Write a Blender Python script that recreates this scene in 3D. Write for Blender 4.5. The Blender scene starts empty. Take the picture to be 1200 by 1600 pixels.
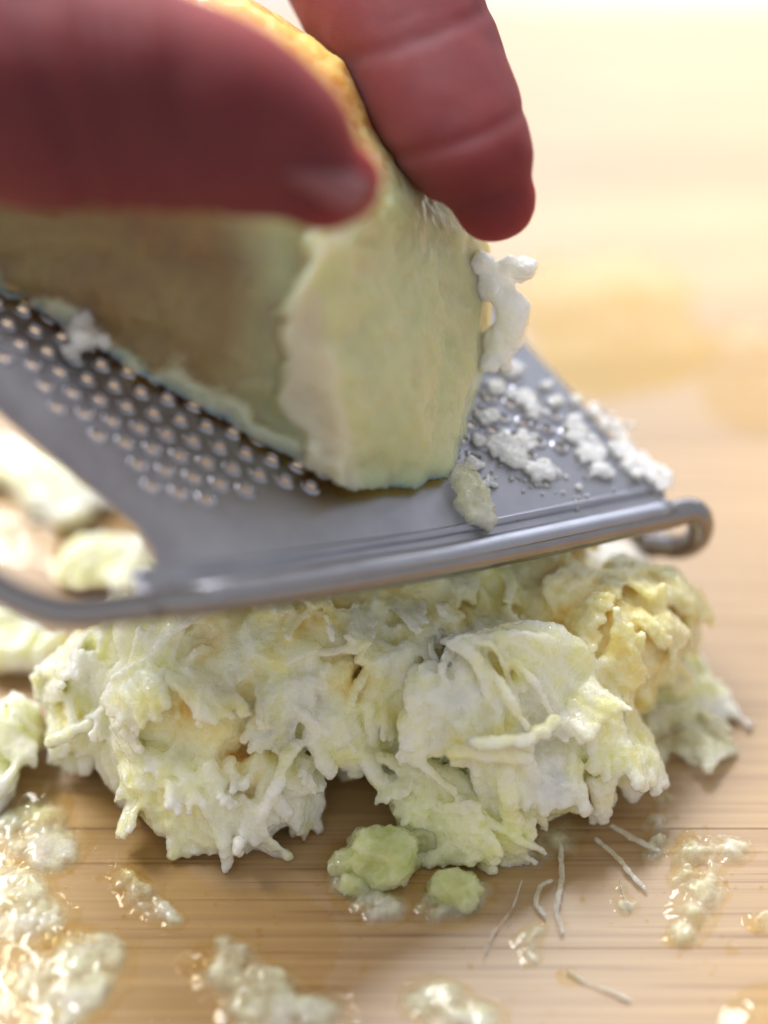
import bpy, bmesh, math, random
import numpy as np
from mathutils import Vector, noise as mnoise
from mathutils.kdtree import KDTree

random.seed(7); rng = np.random.default_rng(7)
S = 0.01                      # the script works in centimetres, Blender in metres
scn = bpy.context.scene
COL = scn.collection

# ------------------------------------------------------------------ camera
PITCH, CAM_H, FPX = math.radians(40.0), 17.4, 2857.0
cam = bpy.data.cameras.new('camera'); camo = bpy.data.objects.new('camera', cam); COL.objects.link(camo)
camo.location = (0, 0, CAM_H * S); camo.rotation_euler = (math.radians(90) - PITCH, 0, 0)
cam.sensor_fit = 'HORIZONTAL'; cam.sensor_width = 36; cam.lens = 36 * FPX / 1200
cam.clip_start = 0.005; cam.clip_end = 20
cam.dof.use_dof = True; cam.dof.focus_distance = 0.2190; cam.dof.aperture_fstop = 5.9
cam.dof.aperture_blades = 7
scn.camera = camo

# ------------------------------------------------------------------ world and lamps
W = bpy.data.worlds.new('World'); scn.world = W; W.use_nodes = True
W.node_tree.nodes['Background'].inputs[0].default_value = (0.97, 0.975, 0.96, 1)
W.node_tree.nodes['Background'].inputs[1].default_value = 0.49

def area(name, loc, target, sx, sy, watts, col):
    l = bpy.data.lights.new(name, 'AREA'); l.shape = 'RECTANGLE'; l.size = sx; l.size_y = sy
    l.energy = watts; l.color = col
    o = bpy.data.objects.new(name, l); COL.objects.link(o); o.location = loc
    o.rotation_euler = (Vector(target) - Vector(loc)).to_track_quat('-Z', 'Y').to_euler()
    return o
area('window_light', (0.0, 1.15, 0.40), (0, 0.25, 0), 1.7, 0.28, 4.2, (0.86, 0.92, 1.0))
area('high_window_light', (-0.36, 0.76, 0.90), (0, 0.17, 0), 1.0, 0.42, 30, (1.0, 0.99, 0.97))

scn.view_settings.view_transform = 'Standard'; scn.view_settings.look = 'None'
scn.view_settings.exposure = 0.35; scn.view_settings.gamma = 1.0
try:
    scn.cycles.use_denoising = True
    scn.cycles.denoiser = 'OPENIMAGEDENOISE'
    scn.cycles.caustics_reflective = False; scn.cycles.caustics_refractive = False
    scn.cycles.max_bounces = 10; scn.cycles.transparent_max_bounces = 24
except Exception as e:
    print(e)

# ------------------------------------------------------------------ surveying helpers (photo pixel -> place)
CP = np.array([0, 0, CAM_H]); RT = np.array([1.0, 0, 0])
FW = np.array([0, math.cos(PITCH), -math.sin(PITCH)]); DN = np.array([0, -math.sin(PITCH), -math.cos(PITCH)])
def ray(x, y): return FW + RT * ((x - 600) / FPX) + DN * ((y - 800) / FPX)
def D(x, y, d): return CP + ray(x, y) * d                       # at a distance in front of the lens
def Z(x, y, z): r = ray(x, y); return CP + r * ((z - CAM_H) / r[2])   # at a height above the board
# the plane of the tilted grater
G0, G1, G2 = D(1050, 795, 23.4), D(820, 540, 24.2), D(100, 950, 18.5)
GN = np.cross(G1 - G0, G2 - G0); GN /= np.linalg.norm(GN)
if GN[2] < 0: GN = -GN
GU = (G0 - G2) / np.linalg.norm(G0 - G2); GV = np.cross(GN, GU)
def G(x, y, o=0.0):
    r = ray(x, y); return CP + r * (((G0 + GN * o - CP) @ GN) / (r @ GN))
def guv(p): return np.array([(p - G0) @ GU, (p - G0) @ GV])
def gp(a, b, o=0.0): return G0 + GU * a + GV * b + GN * o

# ------------------------------------------------------------------ mesh helpers
ICO = {}
def ico(sub):
    if sub not in ICO:
        bm = bmesh.new(); bmesh.ops.create_icosphere(bm, subdivisions=sub, radius=1)
        ICO[sub] = (np.array([v.co[:] for v in bm.verts]), [[v.index for v in f.verts] for f in bm.faces]); bm.free()
    return ICO[sub]
def lump(c, r, sub=2, rough=0.25):
    v, f = ico(sub); r = np.broadcast_to(np.array(r, float), (3,))
    o = rng.uniform(-50, 50, 3)
    k = np.array([1 + rough * mnoise.noise(Vector(p * 1.7 + o)) for p in v])
    return v * k[:, None] * r + np.array(c), f
def spline(pts, n, closed=False):
    P = np.array(pts, float); m = len(P); out = []
    segs = m if closed else m - 1
    for i in range(segs):
        if closed: a, b, c, d = P[(i - 1) % m], P[i], P[(i + 1) % m], P[(i + 2) % m]
        else: a, b, c, d = P[max(i - 1, 0)], P[i], P[i + 1], P[min(i + 2, m - 1)]
        for t in np.linspace(0, 1, n, endpoint=False):
            out.append(0.5 * ((2 * b) + (c - a) * t + (2 * a - 5 * b + 4 * c - d) * t * t + (3 * b - a - 3 * c + d) * t ** 3))
    if not closed: out.append(P[-1])
    return np.array(out)
def tube(path, rad, seg=8, flat=1.0, closed=False, up=(0, 0, 1)):
    P = np.array(path, float); n = len(P); rad = np.broadcast_to(np.array(rad, float), (n,))
    T = np.roll(P, -1, 0) - np.roll(P, 1, 0)
    if not closed: T[0] = P[1] - P[0]; T[-1] = P[-1] - P[-2]
    T /= np.linalg.norm(T, axis=1)[:, None] + 1e-12
    N = np.array(up, float); vs = []; fs = []
    for i in range(n):
        N = N - T[i] * (N @ T[i]); l = np.linalg.norm(N)
        if l < 1e-4: N = np.cross(T[i], [1, 0.3, 0]); l = np.linalg.norm(N)
        N = N / l; B = np.cross(T[i], N)
        for k in range(seg):
            a = 2 * math.pi * k / seg
            vs.append(P[i] + rad[i] * (B * math.cos(a) + N * math.sin(a) * flat))
    rings = n if closed else n - 1
    for i in range(rings):
        for k in range(seg):
            a, b = i * seg + k, i * seg + (k + 1) % seg
            c, d = ((i + 1) % n) * seg + (k + 1) % seg, ((i + 1) % n) * seg + k
            fs.append([a, b, c, d])
    if not closed:
        vs.append(P[0] - T[0] * rad[0] * 0.7); vs.append(P[-1] + T[-1] * rad[-1] * 0.45)
        a0, a1 = len(vs) - 2, len(vs) - 1
        for k in range(seg):
            fs.append([a0, (k + 1) % seg, k]); b = (n - 1) * seg
            fs.append([a1, b + k, b + (k + 1) % seg])
    return np.array(vs), fs
def merge(parts):
    V, Fs, o = [], [], 0
    for v, f in parts:
        V.append(v); Fs += [[i + o for i in q] for q in f]; o += len(v)
    return np.vstack(V), Fs

def hull(pts):
    bm = bmesh.new()
    for p in pts: bm.verts.new(Vector(p))
    r = bmesh.ops.convex_hull(bm, input=bm.verts)
    for g in r.get('geom_interior', []) + r.get('geom_unused', []):
        if isinstance(g, bmesh.types.BMVert) and g.is_valid: bm.verts.remove(g)
    bm.verts.index_update(); bmesh.ops.triangulate(bm, faces=bm.faces); bm.normal_update()
    v = np.array([q.co[:] for q in bm.verts]); f = [[q.index for q in t_.verts] for t_ in bm.faces]; bm.free(); return v, f
WLOC = {}
def link(name, me, mat, parent=None, smooth=True, origin=None, **tags):
    """me is in world centimetres: scaled to metres, origin at its base, linked as ONE object"""
    co = np.empty(len(me.vertices) * 3); me.vertices.foreach_get('co', co); co = co.reshape(-1, 3)
    if origin is None:
        mn, mx = co.min(0), co.max(0); origin = np.array([(mn[0] + mx[0]) / 2, (mn[1] + mx[1]) / 2, mn[2]])
    co = (co - origin) * S
    me.vertices.foreach_set('co', co.ravel()); me.update()
    me.polygons.foreach_set('use_smooth', [smooth] * len(me.polygons))
    o = bpy.data.objects.new(name, me); COL.objects.link(o)
    me.materials.clear(); me.materials.append(mat); me.name = name
    WLOC[o.name] = np.array(origin)
    if parent is not None:
        o.parent = parent; o.location = (np.array(origin) - WLOC[parent.name]) * S
    else: o.location = np.array(origin) * S
    for k, v in tags.items(): o[k] = v
    return o
def mesh(v, f):
    me = bpy.data.meshes.new('m'); me.from_pydata([tuple(map(float, p)) for p in v], [], f); me.update(); return me
def empty(name, loc, **tags):
    o = bpy.data.objects.new(name, None); COL.objects.link(o); o.location = np.array(loc) * S; o.empty_display_size = 0.01
    WLOC[o.name] = np.array(loc, float)
    for k, v in tags.items(): o[k] = v
    return o
TEX = {}
def clouds(size, depth=2, kind='CLOUDS'):
    k = (size, depth, kind)
    if k not in TEX:
        t = bpy.data.textures.new('relief', kind)
        t.noise_scale = size
        if kind == 'CLOUDS': t.noise_depth = depth
        TEX[k] = t
    return TEX[k]
def fuse(parts, voxel, smooth=2, disp=(), post=0, decim=None):
    """one continuous skin round overlapping closed shapes"""
    v, f = merge(parts); me = mesh(v, f)
    o = bpy.data.objects.new('tmp', me); COL.objects.link(o)
    m = o.modifiers.new('r', 'REMESH'); m.mode = 'VOXEL'; m.voxel_size = voxel
    if smooth:
        m = o.modifiers.new('s', 'SMOOTH'); m.iterations = smooth; m.factor = 0.5
    for size, depth, strength, kind in disp:
        m = o.modifiers.new('d', 'DISPLACE'); m.texture = clouds(size, depth, kind); m.strength = strength; m.mid_level = 0.5
        m.texture_coords = 'LOCAL'
    if post:
        m = o.modifiers.new('s', 'SMOOTH'); m.iterations = post; m.factor = 0.5
    dg = bpy.context.evaluated_depsgraph_get(); dg.update()
    out = bpy.data.meshes.new_from_object(o.evaluated_get(dg), depsgraph=dg)
    bpy.data.objects.remove(o); bpy.data.meshes.remove(me)
    return out

# ------------------------------------------------------------------ materials
def nt(name):
    m = bpy.data.materials.new(name); m.use_nodes = True; t = m.node_tree; t.nodes.clear()
    out = t.nodes.new('ShaderNodeOutputMaterial'); return m, t, out
class NB:
    def __init__(s, t): s.t = t
    def n(s, ty, **k):
        q = s.t.nodes.new(ty)
        for a, b in k.items():
            if a in ('ins',): continue
            setattr(q, a, b)
        for a, b in k.get('ins', {}).items():
            if hasattr(b, 'is_linked'): s.t.links.new(b, q.inputs[a])
            else: q.inputs[a].default_value = b
        return q
    def coords(s, scale=(100, 100, 100), kind='Object'):
        tc = s.n('ShaderNodeTexCoord'); mp = s.n('ShaderNodeMapping'); s.t.links.new(tc.outputs[kind], mp.inputs[0])
        mp.inputs['Scale'].default_value = scale; return mp.outputs[0]
    def noise(s, vec, scale, detail=3, rough=0.55, dist=0.0):
        q = s.n('ShaderNodeTexNoise', ins={'Vector': vec, 'Scale': scale, 'Detail': detail, 'Roughness': rough, 'Distortion': dist}); return q.outputs['Fac']
    def ramp(s, fac, stops):
        q = s.n('ShaderNodeValToRGB', ins={'Fac': fac}); e = q.color_ramp.elements
        while len(e) < len(stops): e.new(0.5)
        for el, (p, c) in zip(e, stops): el.position = p; el.color = (*c, 1) if len(c) == 3 else c
        return q.outputs[0]
    def mix(s, fac, a, b, mode='MIX'):
        q = s.n('ShaderNodeMix', data_type='RGBA', blend_type=mode)
        for i, x in ((0, fac), (6, a), (7, b)):
            if hasattr(x, 'is_linked'): s.t.links.new(x, q.inputs[i])
            else: q.inputs[i].default_value = x if i == 0 else (*x, 1)
        return q.outputs[2]
    def bump(s, hgt, strength, dist, prev=None):
        ins = {'Height': hgt, 'Strength': strength, 'Distance': dist}
        if prev is not None: ins['Normal'] = prev
        return s.n('ShaderNodeBump', ins=ins).outputs[0]
    def bsdf(s, **ins):
        q = s.n('ShaderNodeBsdfPrincipled')
        for k, v in ins.items():
            k = k.replace('_', ' ')
            if hasattr(v, 'is_linked'): s.t.links.new(v, q.inputs[k])
            elif isinstance(v, tuple) and len(v) == 3 and k != 'Subsurface Radius': q.inputs[k].default_value = (*v, 1)
            else: q.inputs[k].default_value = v
        return q

def pulp_material(name, pale, green, yellow, scale=0.0025, rough=0.27, sss=1.0, alpha=None, tinted=False, relief=0.45, mottle=1.0, face_shade=False, radius=(1.0, 1.0, 0.80)):
    m, t, out = nt(name); b = NB(t); v = b.coords()
    big = b.noise(v, 0.9, 2); mid = b.noise(v, 3.0, 3); fine = b.noise(v, 16, 3)
    c = b.ramp(big, [(0.38, yellow), (0.50, green), (0.62, pale)])
    c = b.mix(b.ramp(mid, [(0.38, (1 - mottle,) * 3), (0.72, (1, 1, 1))]), c, pale)
    if tinted:
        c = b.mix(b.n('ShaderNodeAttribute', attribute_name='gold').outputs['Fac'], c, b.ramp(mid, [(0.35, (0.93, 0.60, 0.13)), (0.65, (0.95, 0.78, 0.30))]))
        c = b.mix(b.n('ShaderNodeAttribute', attribute_name='green').outputs['Fac'], c, b.ramp(mid, [(0.35, (0.82, 0.86, 0.38)), (0.65, (0.90, 0.92, 0.58))]))
    if face_shade:                       # shade on the left face is painted into the flesh as brown
        c = b.mix(b.n('ShaderNodeAttribute', attribute_name='face_shade').outputs['Fac'], c, b.ramp(big, [(0.35, (0.30, 0.175, 0.07)), (0.6, (0.36, 0.255, 0.10))]))
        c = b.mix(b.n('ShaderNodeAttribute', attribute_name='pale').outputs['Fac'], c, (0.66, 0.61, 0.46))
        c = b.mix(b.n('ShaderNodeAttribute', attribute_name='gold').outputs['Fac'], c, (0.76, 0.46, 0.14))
    n1 = b.bump(fine, relief, 0.0007); n2 = b.bump(b.noise(v, 38, 2), relief, 0.00035, n1)
    p = b.bsdf(Base_Color=c, Subsurface_Weight=sss, Subsurface_Radius=radius, Subsurface_Scale=scale,
               Roughness=rough, IOR=1.36, Coat_Weight=1.0, Coat_Roughness=0.06, Coat_IOR=1.33, Normal=n2)
    t.links.new(b.bump(b.noise(v, 9, 2), .35, 0.0005), p.inputs['Coat Normal'])
    sh = p.outputs[0]
    if alpha is not None:
        tr = b.n('ShaderNodeBsdfTransparent'); f = b.ramp(b.noise(v, 2.4, 4, 0.6), [(0.35, (alpha[0],) * 3), (0.62, (alpha[1],) * 3)])
        mx = b.n('ShaderNodeMixShader', ins={0: f}); t.links.new(tr.outputs[0], mx.inputs[1]); t.links.new(sh, mx.inputs[2]); sh = mx.outputs[0]
    t.links.new(sh, out.inputs[0]); return m

M = {}
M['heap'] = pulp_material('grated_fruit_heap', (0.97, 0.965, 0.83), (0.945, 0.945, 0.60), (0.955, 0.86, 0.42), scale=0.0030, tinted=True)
M['pulp'] = pulp_material('grated_fruit', (0.95, 0.965, 0.82), (0.90, 0.94, 0.60), (0.95, 0.84, 0.40))
M['pulp_green'] = pulp_material('grated_fruit_green', (0.76, 0.82, 0.44), (0.66, 0.76, 0.30), (0.76, 0.74, 0.32), scale=0.0060, rough=0.2, alpha=(0.72, 0.95))
M['pulp_white'] = pulp_material('grated_fruit_white', (0.97, 0.97, 0.92), (0.96, 0.96, 0.86), (0.96, 0.94, 0.76), scale=0.0030)
M['mush'] = pulp_material('loose_fruit_pulp', (0.93, 0.93, 0.74), (0.90, 0.90, 0.60), (0.90, 0.85, 0.52), scale=0.0012, rough=0.25, alpha=(0.22, 0.62))
M['flap'] = pulp_material('torn_flesh', (0.80, 0.76, 0.58), (0.76, 0.76, 0.52), (0.76, 0.68, 0.44), scale=0.003, relief=.3)
M['thread'] = pulp_material('fruit_thread', (0.93, 0.93, 0.80), (0.90, 0.90, 0.66), (0.90, 0.85, 0.58), scale=0.001, rough=0.2, alpha=(0.16, 0.5))
M['wedge'] = pulp_material('fruit_flesh', (0.60, 0.60, 0.36), (0.46, 0.54, 0.26), (0.56, 0.48, 0.24), scale=0.0110, rough=0.5, relief=.2, mottle=.5, face_shade=True, radius=(1.0, 0.62, 0.25))

def film_shader(t, b, base, rough=0.06, v=None):
    """a wet skin over what lies below: mirror-like only from outside"""
    nrm = b.bump(b.noise(v, 5, 2), 0.12, 0.0006)
    gl = b.n('ShaderNodeBsdfGlossy', ins={'Color': (1, 1, 1, 1), 'Roughness': rough, 'Normal': nrm})
    fr = b.n('ShaderNodeFresnel', ins={'IOR': 1.38, 'Normal': nrm})
    ge = b.n('ShaderNodeNewGeometry')
    inv = b.n('ShaderNodeMath', operation='SUBTRACT', ins={0: 1.0, 1: ge.outputs['Backfacing']})
    fa = b.n('ShaderNodeMath', operation='MULTIPLY', ins={0: fr.outputs[0], 1: inv.outputs[0]})
    mx = b.n('ShaderNodeMixShader', ins={0: fa.outputs[0]}); t.links.new(base, mx.inputs[1]); t.links.new(gl.outputs[0], mx.inputs[2])
    return mx.outputs[0]
def juice_material(name='juice', tint=(0.985, 0.95, 0.84, 1)):
    m, t, out = nt(name); b = NB(t); v = b.coords()
    tr = b.n('ShaderNodeBsdfTransparent', ins={0: tint})
    t.links.new(film_shader(t, b, tr.outputs[0], v=v), out.inputs[0]); return m
def mush_material():
    m, t, out = nt('wet_fruit_mush'); b = NB(t); v = b.coords()
    c = b.ramp(b.noise(v, 1.5, 3), [(0.35, (0.86, 0.86, 0.62)), (0.5, (0.85, 0.89, 0.66)), (0.65, (0.90, 0.93, 0.82))])
    at = b.n('ShaderNodeAttribute', attribute_name='thick')
    th = b.n('ShaderNodeMapRange', ins={'Value': at.outputs['Fac'], 1: 0.02, 2: 1.0, 3: 0.0, 4: 1.0})
    no = b.n('ShaderNodeMapRange', ins={'Value': b.noise(v, 4.0, 5, 0.65), 1: 0.34, 2: 0.72, 3: 0.22, 4: 0.68})
    al = b.n('ShaderNodeMath', operation='MULTIPLY', use_clamp=True, ins={0: th.outputs[0], 1: no.outputs[0]})
    p = b.bsdf(Base_Color=c, Subsurface_Weight=0.6, Subsurface_Radius=(1.0, 0.8, 0.35), Subsurface_Scale=0.002, Roughness=0.5,
               Normal=b.bump(b.noise(v, 14, 3), 0.12, 0.0002))
    tr = b.n('ShaderNodeBsdfTransparent', ins={0: (0.98, 0.95, 0.86, 1)})
    mx = b.n('ShaderNodeMixShader', ins={0: al.outputs[0]}); t.links.new(tr.outputs[0], mx.inputs[1]); t.links.new(p.outputs[0], mx.inputs[2])
    t.links.new(film_shader(t, b, mx.outputs[0], 0.09, v), out.inputs[0]); return m
M['wetmush'] = mush_material()
M['juice'] = juice_material(); M['juice_amber'] = juice_material('amber_juice', (0.98, 0.93, 0.74, 1))

def bamboo_material():
    m, t, out = nt('bamboo'); b = NB(t)
    tc = b.n('ShaderNodeTexCoord')
    oi = b.n('ShaderNodeObjectInfo')
    off = b.n('ShaderNodeCombineXYZ', ins={0: oi.outputs['Random'], 1: oi.outputs['Random']})
    sc = b.n('ShaderNodeVectorMath', operation='SCALE', ins={0: off.outputs[0], 'Scale': 7.0})
    ad = b.n('ShaderNodeVectorMath', operation='ADD', ins={0: tc.outputs['Object'], 1: sc.outputs[0]})
    def mp(s): 
        q = b.n('ShaderNodeMapping', ins={'Scale': s}); t.links.new(ad.outputs[0], q.inputs[0]); return q.outputs[0]
    fib = b.noise(mp((9, 900, 100)), 1.0, 3, 0.6)
    broad = b.noise(mp((5, 170, 100)), 1.0, 2)
    dash = b.noise(mp((30, 1500, 100)), 1.0, 1)
    c = b.ramp(fib, [(0.28, (0.36, 0.205, 0.095)), (0.5, (0.545, 0.355, 0.185)), (0.72, (0.66, 0.46, 0.26))])
    c = b.mix(b.ramp(broad, [(0.3, (0, 0, 0)), (0.7, (1, 1, 1))]), c, (0.62, 0.42, 0.225), 'MIX')
    c2 = b.mix(0.55, b.ramp(fib, [(0.28, (0.36, 0.205, 0.095)), (0.5, (0.545, 0.355, 0.185)), (0.72, (0.66, 0.46, 0.26))]), c)
    dk = b.ramp(dash, [(0.30, (0.62, 0.52, 0.42)), (0.42, (1, 1, 1))])
    c3 = b.mix(0.75, c2, dk, 'MULTIPLY')
    tone = b.ramp(oi.outputs['Random'], [(0.0, (0.56, 0.525, 0.46)), (1.0, (0.70, 0.66, 0.59))])
    c4 = b.mix(1.0, c3, tone, 'MULTIPLY')
    nr = b.bump(fib, 0.25, 0.0002)
    p = b.bsdf(Base_Color=c4, Roughness=0.42, Specular_IOR_Level=0.5, Coat_Weight=0.7, Coat_Roughness=0.33, Normal=nr)
    t.links.new(p.outputs[0], out.inputs[0]); return m
M['bamboo'] = bamboo_material()

def metal_material(name, base, rough, streak):
    m, t, out = nt(name); b = NB(t); v = b.coords()
    q = b.n('ShaderNodeMapping', ins={'Scale': streak}); tc = b.n('ShaderNodeTexCoord'); t.links.new(tc.outputs['Object'], q.inputs[0])
    s = b.noise(q.outputs[0], 1, 3); g = b.noise(v, 2.2, 4)
    r = b.n('ShaderNodeMapRange', ins={'Value': s, 3: rough - 0.06, 4: rough + 0.12})
    c = b.mix(b.ramp(g, [(0.4, (0, 0, 0)), (0.75, (1, 1, 1))]), base, tuple(x * 0.86 for x in base))
    p = b.bsdf(Base_Color=c, Metallic=1.0, Roughness=r.outputs[0], Normal=b.bump(s, 0.12, 0.0001))
    t.links.new(p.outputs[0], out.inputs[0]); return m
M['steel'] = metal_material('stainless_sheet', (0.38, 0.385, 0.45), 0.34, (900, 300, 900))
M['wire'] = metal_material('stainless_wire', (0.31, 0.30, 0.32), 0.20, (300, 300, 300))

def skin_material():
    m, t, out = nt('skin'); b = NB(t); v = b.coords()
    c = b.ramp(b.noise(v, 0.8, 3), [(0.3, (0.120, 0.027, 0.034)), (0.7, (0.170, 0.044, 0.050))])
    n1 = b.bump(b.noise(v, 9, 4), 0.10, 0.0005); n2 = b.bump(b.noise(v, 40, 2), 0.2, 0.0002, n1)
    p = b.bsdf(Base_Color=c, Subsurface_Weight=1.0, Subsurface_Radius=(1.0, 0.16, 0.07), Subsurface_Scale=0.022, Roughness=0.65, Specular_IOR_Level=0.15, Normal=n2)
    t.links.new(p.outputs[0], out.inputs[0]); return m
M['skin'] = skin_material()
def nail_material():
    m, t, out = nt('nail'); b = NB(t)
    p = b.bsdf(Base_Color=(0.22, 0.085, 0.095), Subsurface_Weight=0.7, Subsurface_Radius=(1.0, 0.4, 0.3), Subsurface_Scale=0.002, Roughness=0.5, Specular_IOR_Level=0.3)
    t.links.new(p.outputs[0], out.inputs[0]); return m
M['nail'] = nail_material()
def counter_material():
    m, t, out = nt('worktop'); b = NB(t); v = b.coords()
    c = b.ramp(b.noise(v, 1.4, 5), [(0.3, (0.30, 0.30, 0.31)), (0.7, (0.42, 0.41, 0.41))])
    p = b.bsdf(Base_Color=c, Roughness=0.4); t.links.new(p.outputs[0], out.inputs[0]); return m
M['worktop'] = counter_material()

# ------------------------------------------------------------------ worktop and bamboo board
v, f = ([(-120, -60, -2.0), (120, -60, -2.0), (120, 130, -2.0), (-120, 130, -2.0), (-120, -60, -6), (120, -60, -6), (120, 130, -6), (-120, 130, -6)],
        [[0, 1, 2, 3], [7, 6, 5, 4], [0, 4, 5, 1], [1, 5, 6, 2], [2, 6, 7, 3], [3, 7, 4, 0]])
link('worktop', mesh(np.array(v, float), f), M['worktop'], smooth=False, kind='structure')

board = empty('cutting_board', (0, 21, -1.996), label='bamboo cutting board of glued pale strips under the grater and wet pulp', category='cutting board')
y = 3.6; first = None
while y < 38.3:
    w = random.uniform(1.75, 2.1)
    if y + w > 37.6: w = 38.38 - y
    top = random.uniform(-0.006, 0.0)
    bm = bmesh.new(); bmesh.ops.create_cube(bm, size=1)
    for q in bm.verts: q.co = Vector((q.co.x * 46, y + (q.co.y + 0.5) * w, -1.99 + (q.co.z + 0.5) * (1.99 + top)))
    bmesh.ops.bevel(bm, geom=[e for e in bm.edges if abs(e.verts[0].co.z - e.verts[1].co.z) < 1e-3 and e.verts[0].co.z > -1 and abs(e.verts[0].co.y - e.verts[1].co.y) < 1e-3],
                    offset=0.008, segments=1, affect='EDGES')
    me = bpy.data.meshes.new('bamboo_strip'); bm.to_mesh(me); bm.free()
    link('bamboo_strip', me, M['bamboo'], board, smooth=False)
    y += w + 0.0015

# ------------------------------------------------------------------ grater
grater = empty('grater', G(600, 890) * np.array([1, 1, 0]), label='tilted stainless steel hand grater with bent wire frame above the grated heap', category='grater')
fillet = [(215, 825), (236, 858), (243, 888), (235, 912), (215, 930), (190, 944)]
front = [(400, 900), (700, 853), (1034, 790)]
outline_px = [(1040, 777), (930, 660), (815, 534), (735, 446), (300, 310), (-260, 190), (-330, 365), (-160, 511), (0, 645), (110, 738)] + fillet + front
OUT2 = [guv(G(*q)) for q in outline_px]
# holes on a slanted grid
def inside(p, poly):
    c = False
    for i in range(len(poly)):
        a, b_ = poly[i], poly[i - 1]
        if (a[1] > p[1]) != (b_[1] > p[1]) and p[0] < (b_[0] - a[0]) * (p[1] - a[1]) / (b_[1] - a[1]) + a[0]: c = not c
    return c
def edge_dist(p, poly):
    best = 9
    for i in range(len(poly)):
        a, d = np.array(poly[i - 1]), np.array(poly[i]) - np.array(poly[i - 1])
        t = max(0, min(1, ((p - a) @ d) / (d @ d + 1e-9))); best = min(best, np.linalg.norm(p - a - d * t))
    return best
HOLES = []
pitch = 0.315; ang = math.radians(-24)
e1 = np.array([math.cos(ang), math.sin(ang)]) * pitch; e2 = np.array([math.cos(ang + math.pi / 3), math.sin(ang + math.pi / 3)]) * pitch
fa, fb = guv(G(300, 905)), guv(G(1030, 790)); fd = (fb - fa) / np.linalg.norm(fb - fa); fn = np.array([-fd[1], fd[0]])
for i in range(-60, 60):
    for j in range(-60, 60):
        p = e1 * i + e2 * j
        if inside(p, OUT2) and edge_dist(p, OUT2) > 0.55 and (p - fa) @ fn > 0.95: HOLES.append(p)
print('holes', len(HOLES))
cu = bpy.data.curves.new('c', 'CURVE'); cu.dimensions = '2D'; cu.fill_mode = 'BOTH'; cu.extrude = 0.022
def poly2(pts):
    s = cu.splines.new('POLY'); s.points.add(len(pts) - 1); s.use_cyclic_u = True
    for q, p in zip(s.points, pts): q.co = (p[0], p[1], 0, 1)
poly2(OUT2)
HR = 0.064
ca, sa = math.cos(math.radians(-54)), math.sin(math.radians(-54))
def hole_ring(p, k, n=12):
    out = []
    for i in range(n):
        a = 2 * math.pi * i / n; x, yy = 1.25 * k * math.cos(a), k * math.sin(a)
        out.append(p + np.array([x * ca - yy * sa, x * sa + yy * ca]))
    return out
for p in HOLES: poly2(hole_ring(p, HR))
co = bpy.data.objects.new('c', cu); COL.objects.link(co)
dg = bpy.context.evaluated_depsgraph_get(); dg.update()
sm = bpy.data.meshes.new_from_object(co.evaluated_get(dg), depsgraph=dg)
bpy.data.objects.remove(co)
cc = np.empty(len(sm.vertices) * 3); sm.vertices.foreach_get('co', cc); cc = cc.reshape(-1, 3)
w3 = np.array([gp(a, b_, o) for a, b_, o in cc]); sm.vertices.foreach_set('co', w3.ravel()); sm.update()
link('perforated_sheet', sm, M['steel'], grater, smooth=False)
# raised burr round every hole, high on one side
tv, tf = [], []
for p in HOLES:
    n = 12; base = len(tv); h = random.uniform(0.055, 0.08)
    for ring, (k, z0, z1) in enumerate([(HR * 1.75, 0.018, 0.018), (HR * 1.35, 0.04, 0.06), (HR * 1.02, 0.05, h), (HR * 0.92, 0.0, 0.02)]):
        for i, q in enumerate(hole_ring(p, k, n)):
            c = 0.5 + 0.5 * math.cos(2 * math.pi * i / n)
            tv.append(gp(q[0], q[1], z0 + (z1 - z0) * c ** 1.5))
    for r_ in range(3):
        for i in range(n):
            j = (i + 1) % n
            tf.append([base + r_ * n + i, base + r_ * n + j, base + (r_ + 1) * n + j, base + (r_ + 1) * n + i])
link('grating_teeth', mesh(np.array(tv), tf), M['steel'], grater, kind='stuff')
# folded hem along the front wire
def front_line(x, o=0.0, w=0.0):
    yy = np.interp(x, [150, 400, 700, 1045], [957, 928, 880, 806]); p = G(x, yy)
    q = guv(p) + fn * w; return gp(q[0], q[1], o)
prof = [(0.46, 0.02), (0.40, 0.075), (0.35, 0.02), (0.32, -0.07), (0.25, -0.09), (0.215, -0.02), (0.19, 0.10), (0.10, 0.19), (0.0, 0.205), (-0.08, 0.19)]
xs = np.linspace(225, 1042, 40); hv, hf = [], []
for x in xs:
    tp = min(max((x - 225) / 140, 0), 1); tp = tp * tp * (3 - 2 * tp)
    for w, o in prof: hv.append(front_line(x, .02 + (o - .02) * tp, w))
for w, o in [(0, 0)]:
    n = len(prof)
    for i in range(len(xs) - 1):
        for k in range(n - 1): hf.append([i * n + k, (i + 1) * n + k, (i + 1) * n + k + 1, i * n + k + 1])
hme = mesh(np.array(hv), hf)
ho = link('folded_hem', hme, M['steel'], grater)
sol = ho.modifiers.new('thickness', 'SOLIDIFY'); sol.thickness = 0.025 * S; sol.offset = 0
# wire frame: one bent wire
wp = [G(240, 946), front_line(400), front_line(600), front_line(800), front_line(960), front_line(1035),
      D(1078, 798, 23.4), D(1094, 812, 23.55), D(1090, 838, 23.9), D(1068, 853, 24.3), D(1036, 851, 24.6), D(998, 833, 24.9),
      G(905, 660, -0.75), G(800, 540, -0.7), G(715, 440, -0.35), G(600, 395, -0.05), G(300, 310), G(-200, 180), G(-420, 160), G(-640, 260), G(-700, 440), G(-560, 620),
      G(-240, 790), G(-70, 880), G(0, 922), G(55, 947), G(120, 958)]
wpath = spline(wp, 10, closed=True)
link('wire_frame', mesh(*tube(wpath, 0.172, 14, closed=True, up=GN)), M['wire'], grater)

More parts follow.
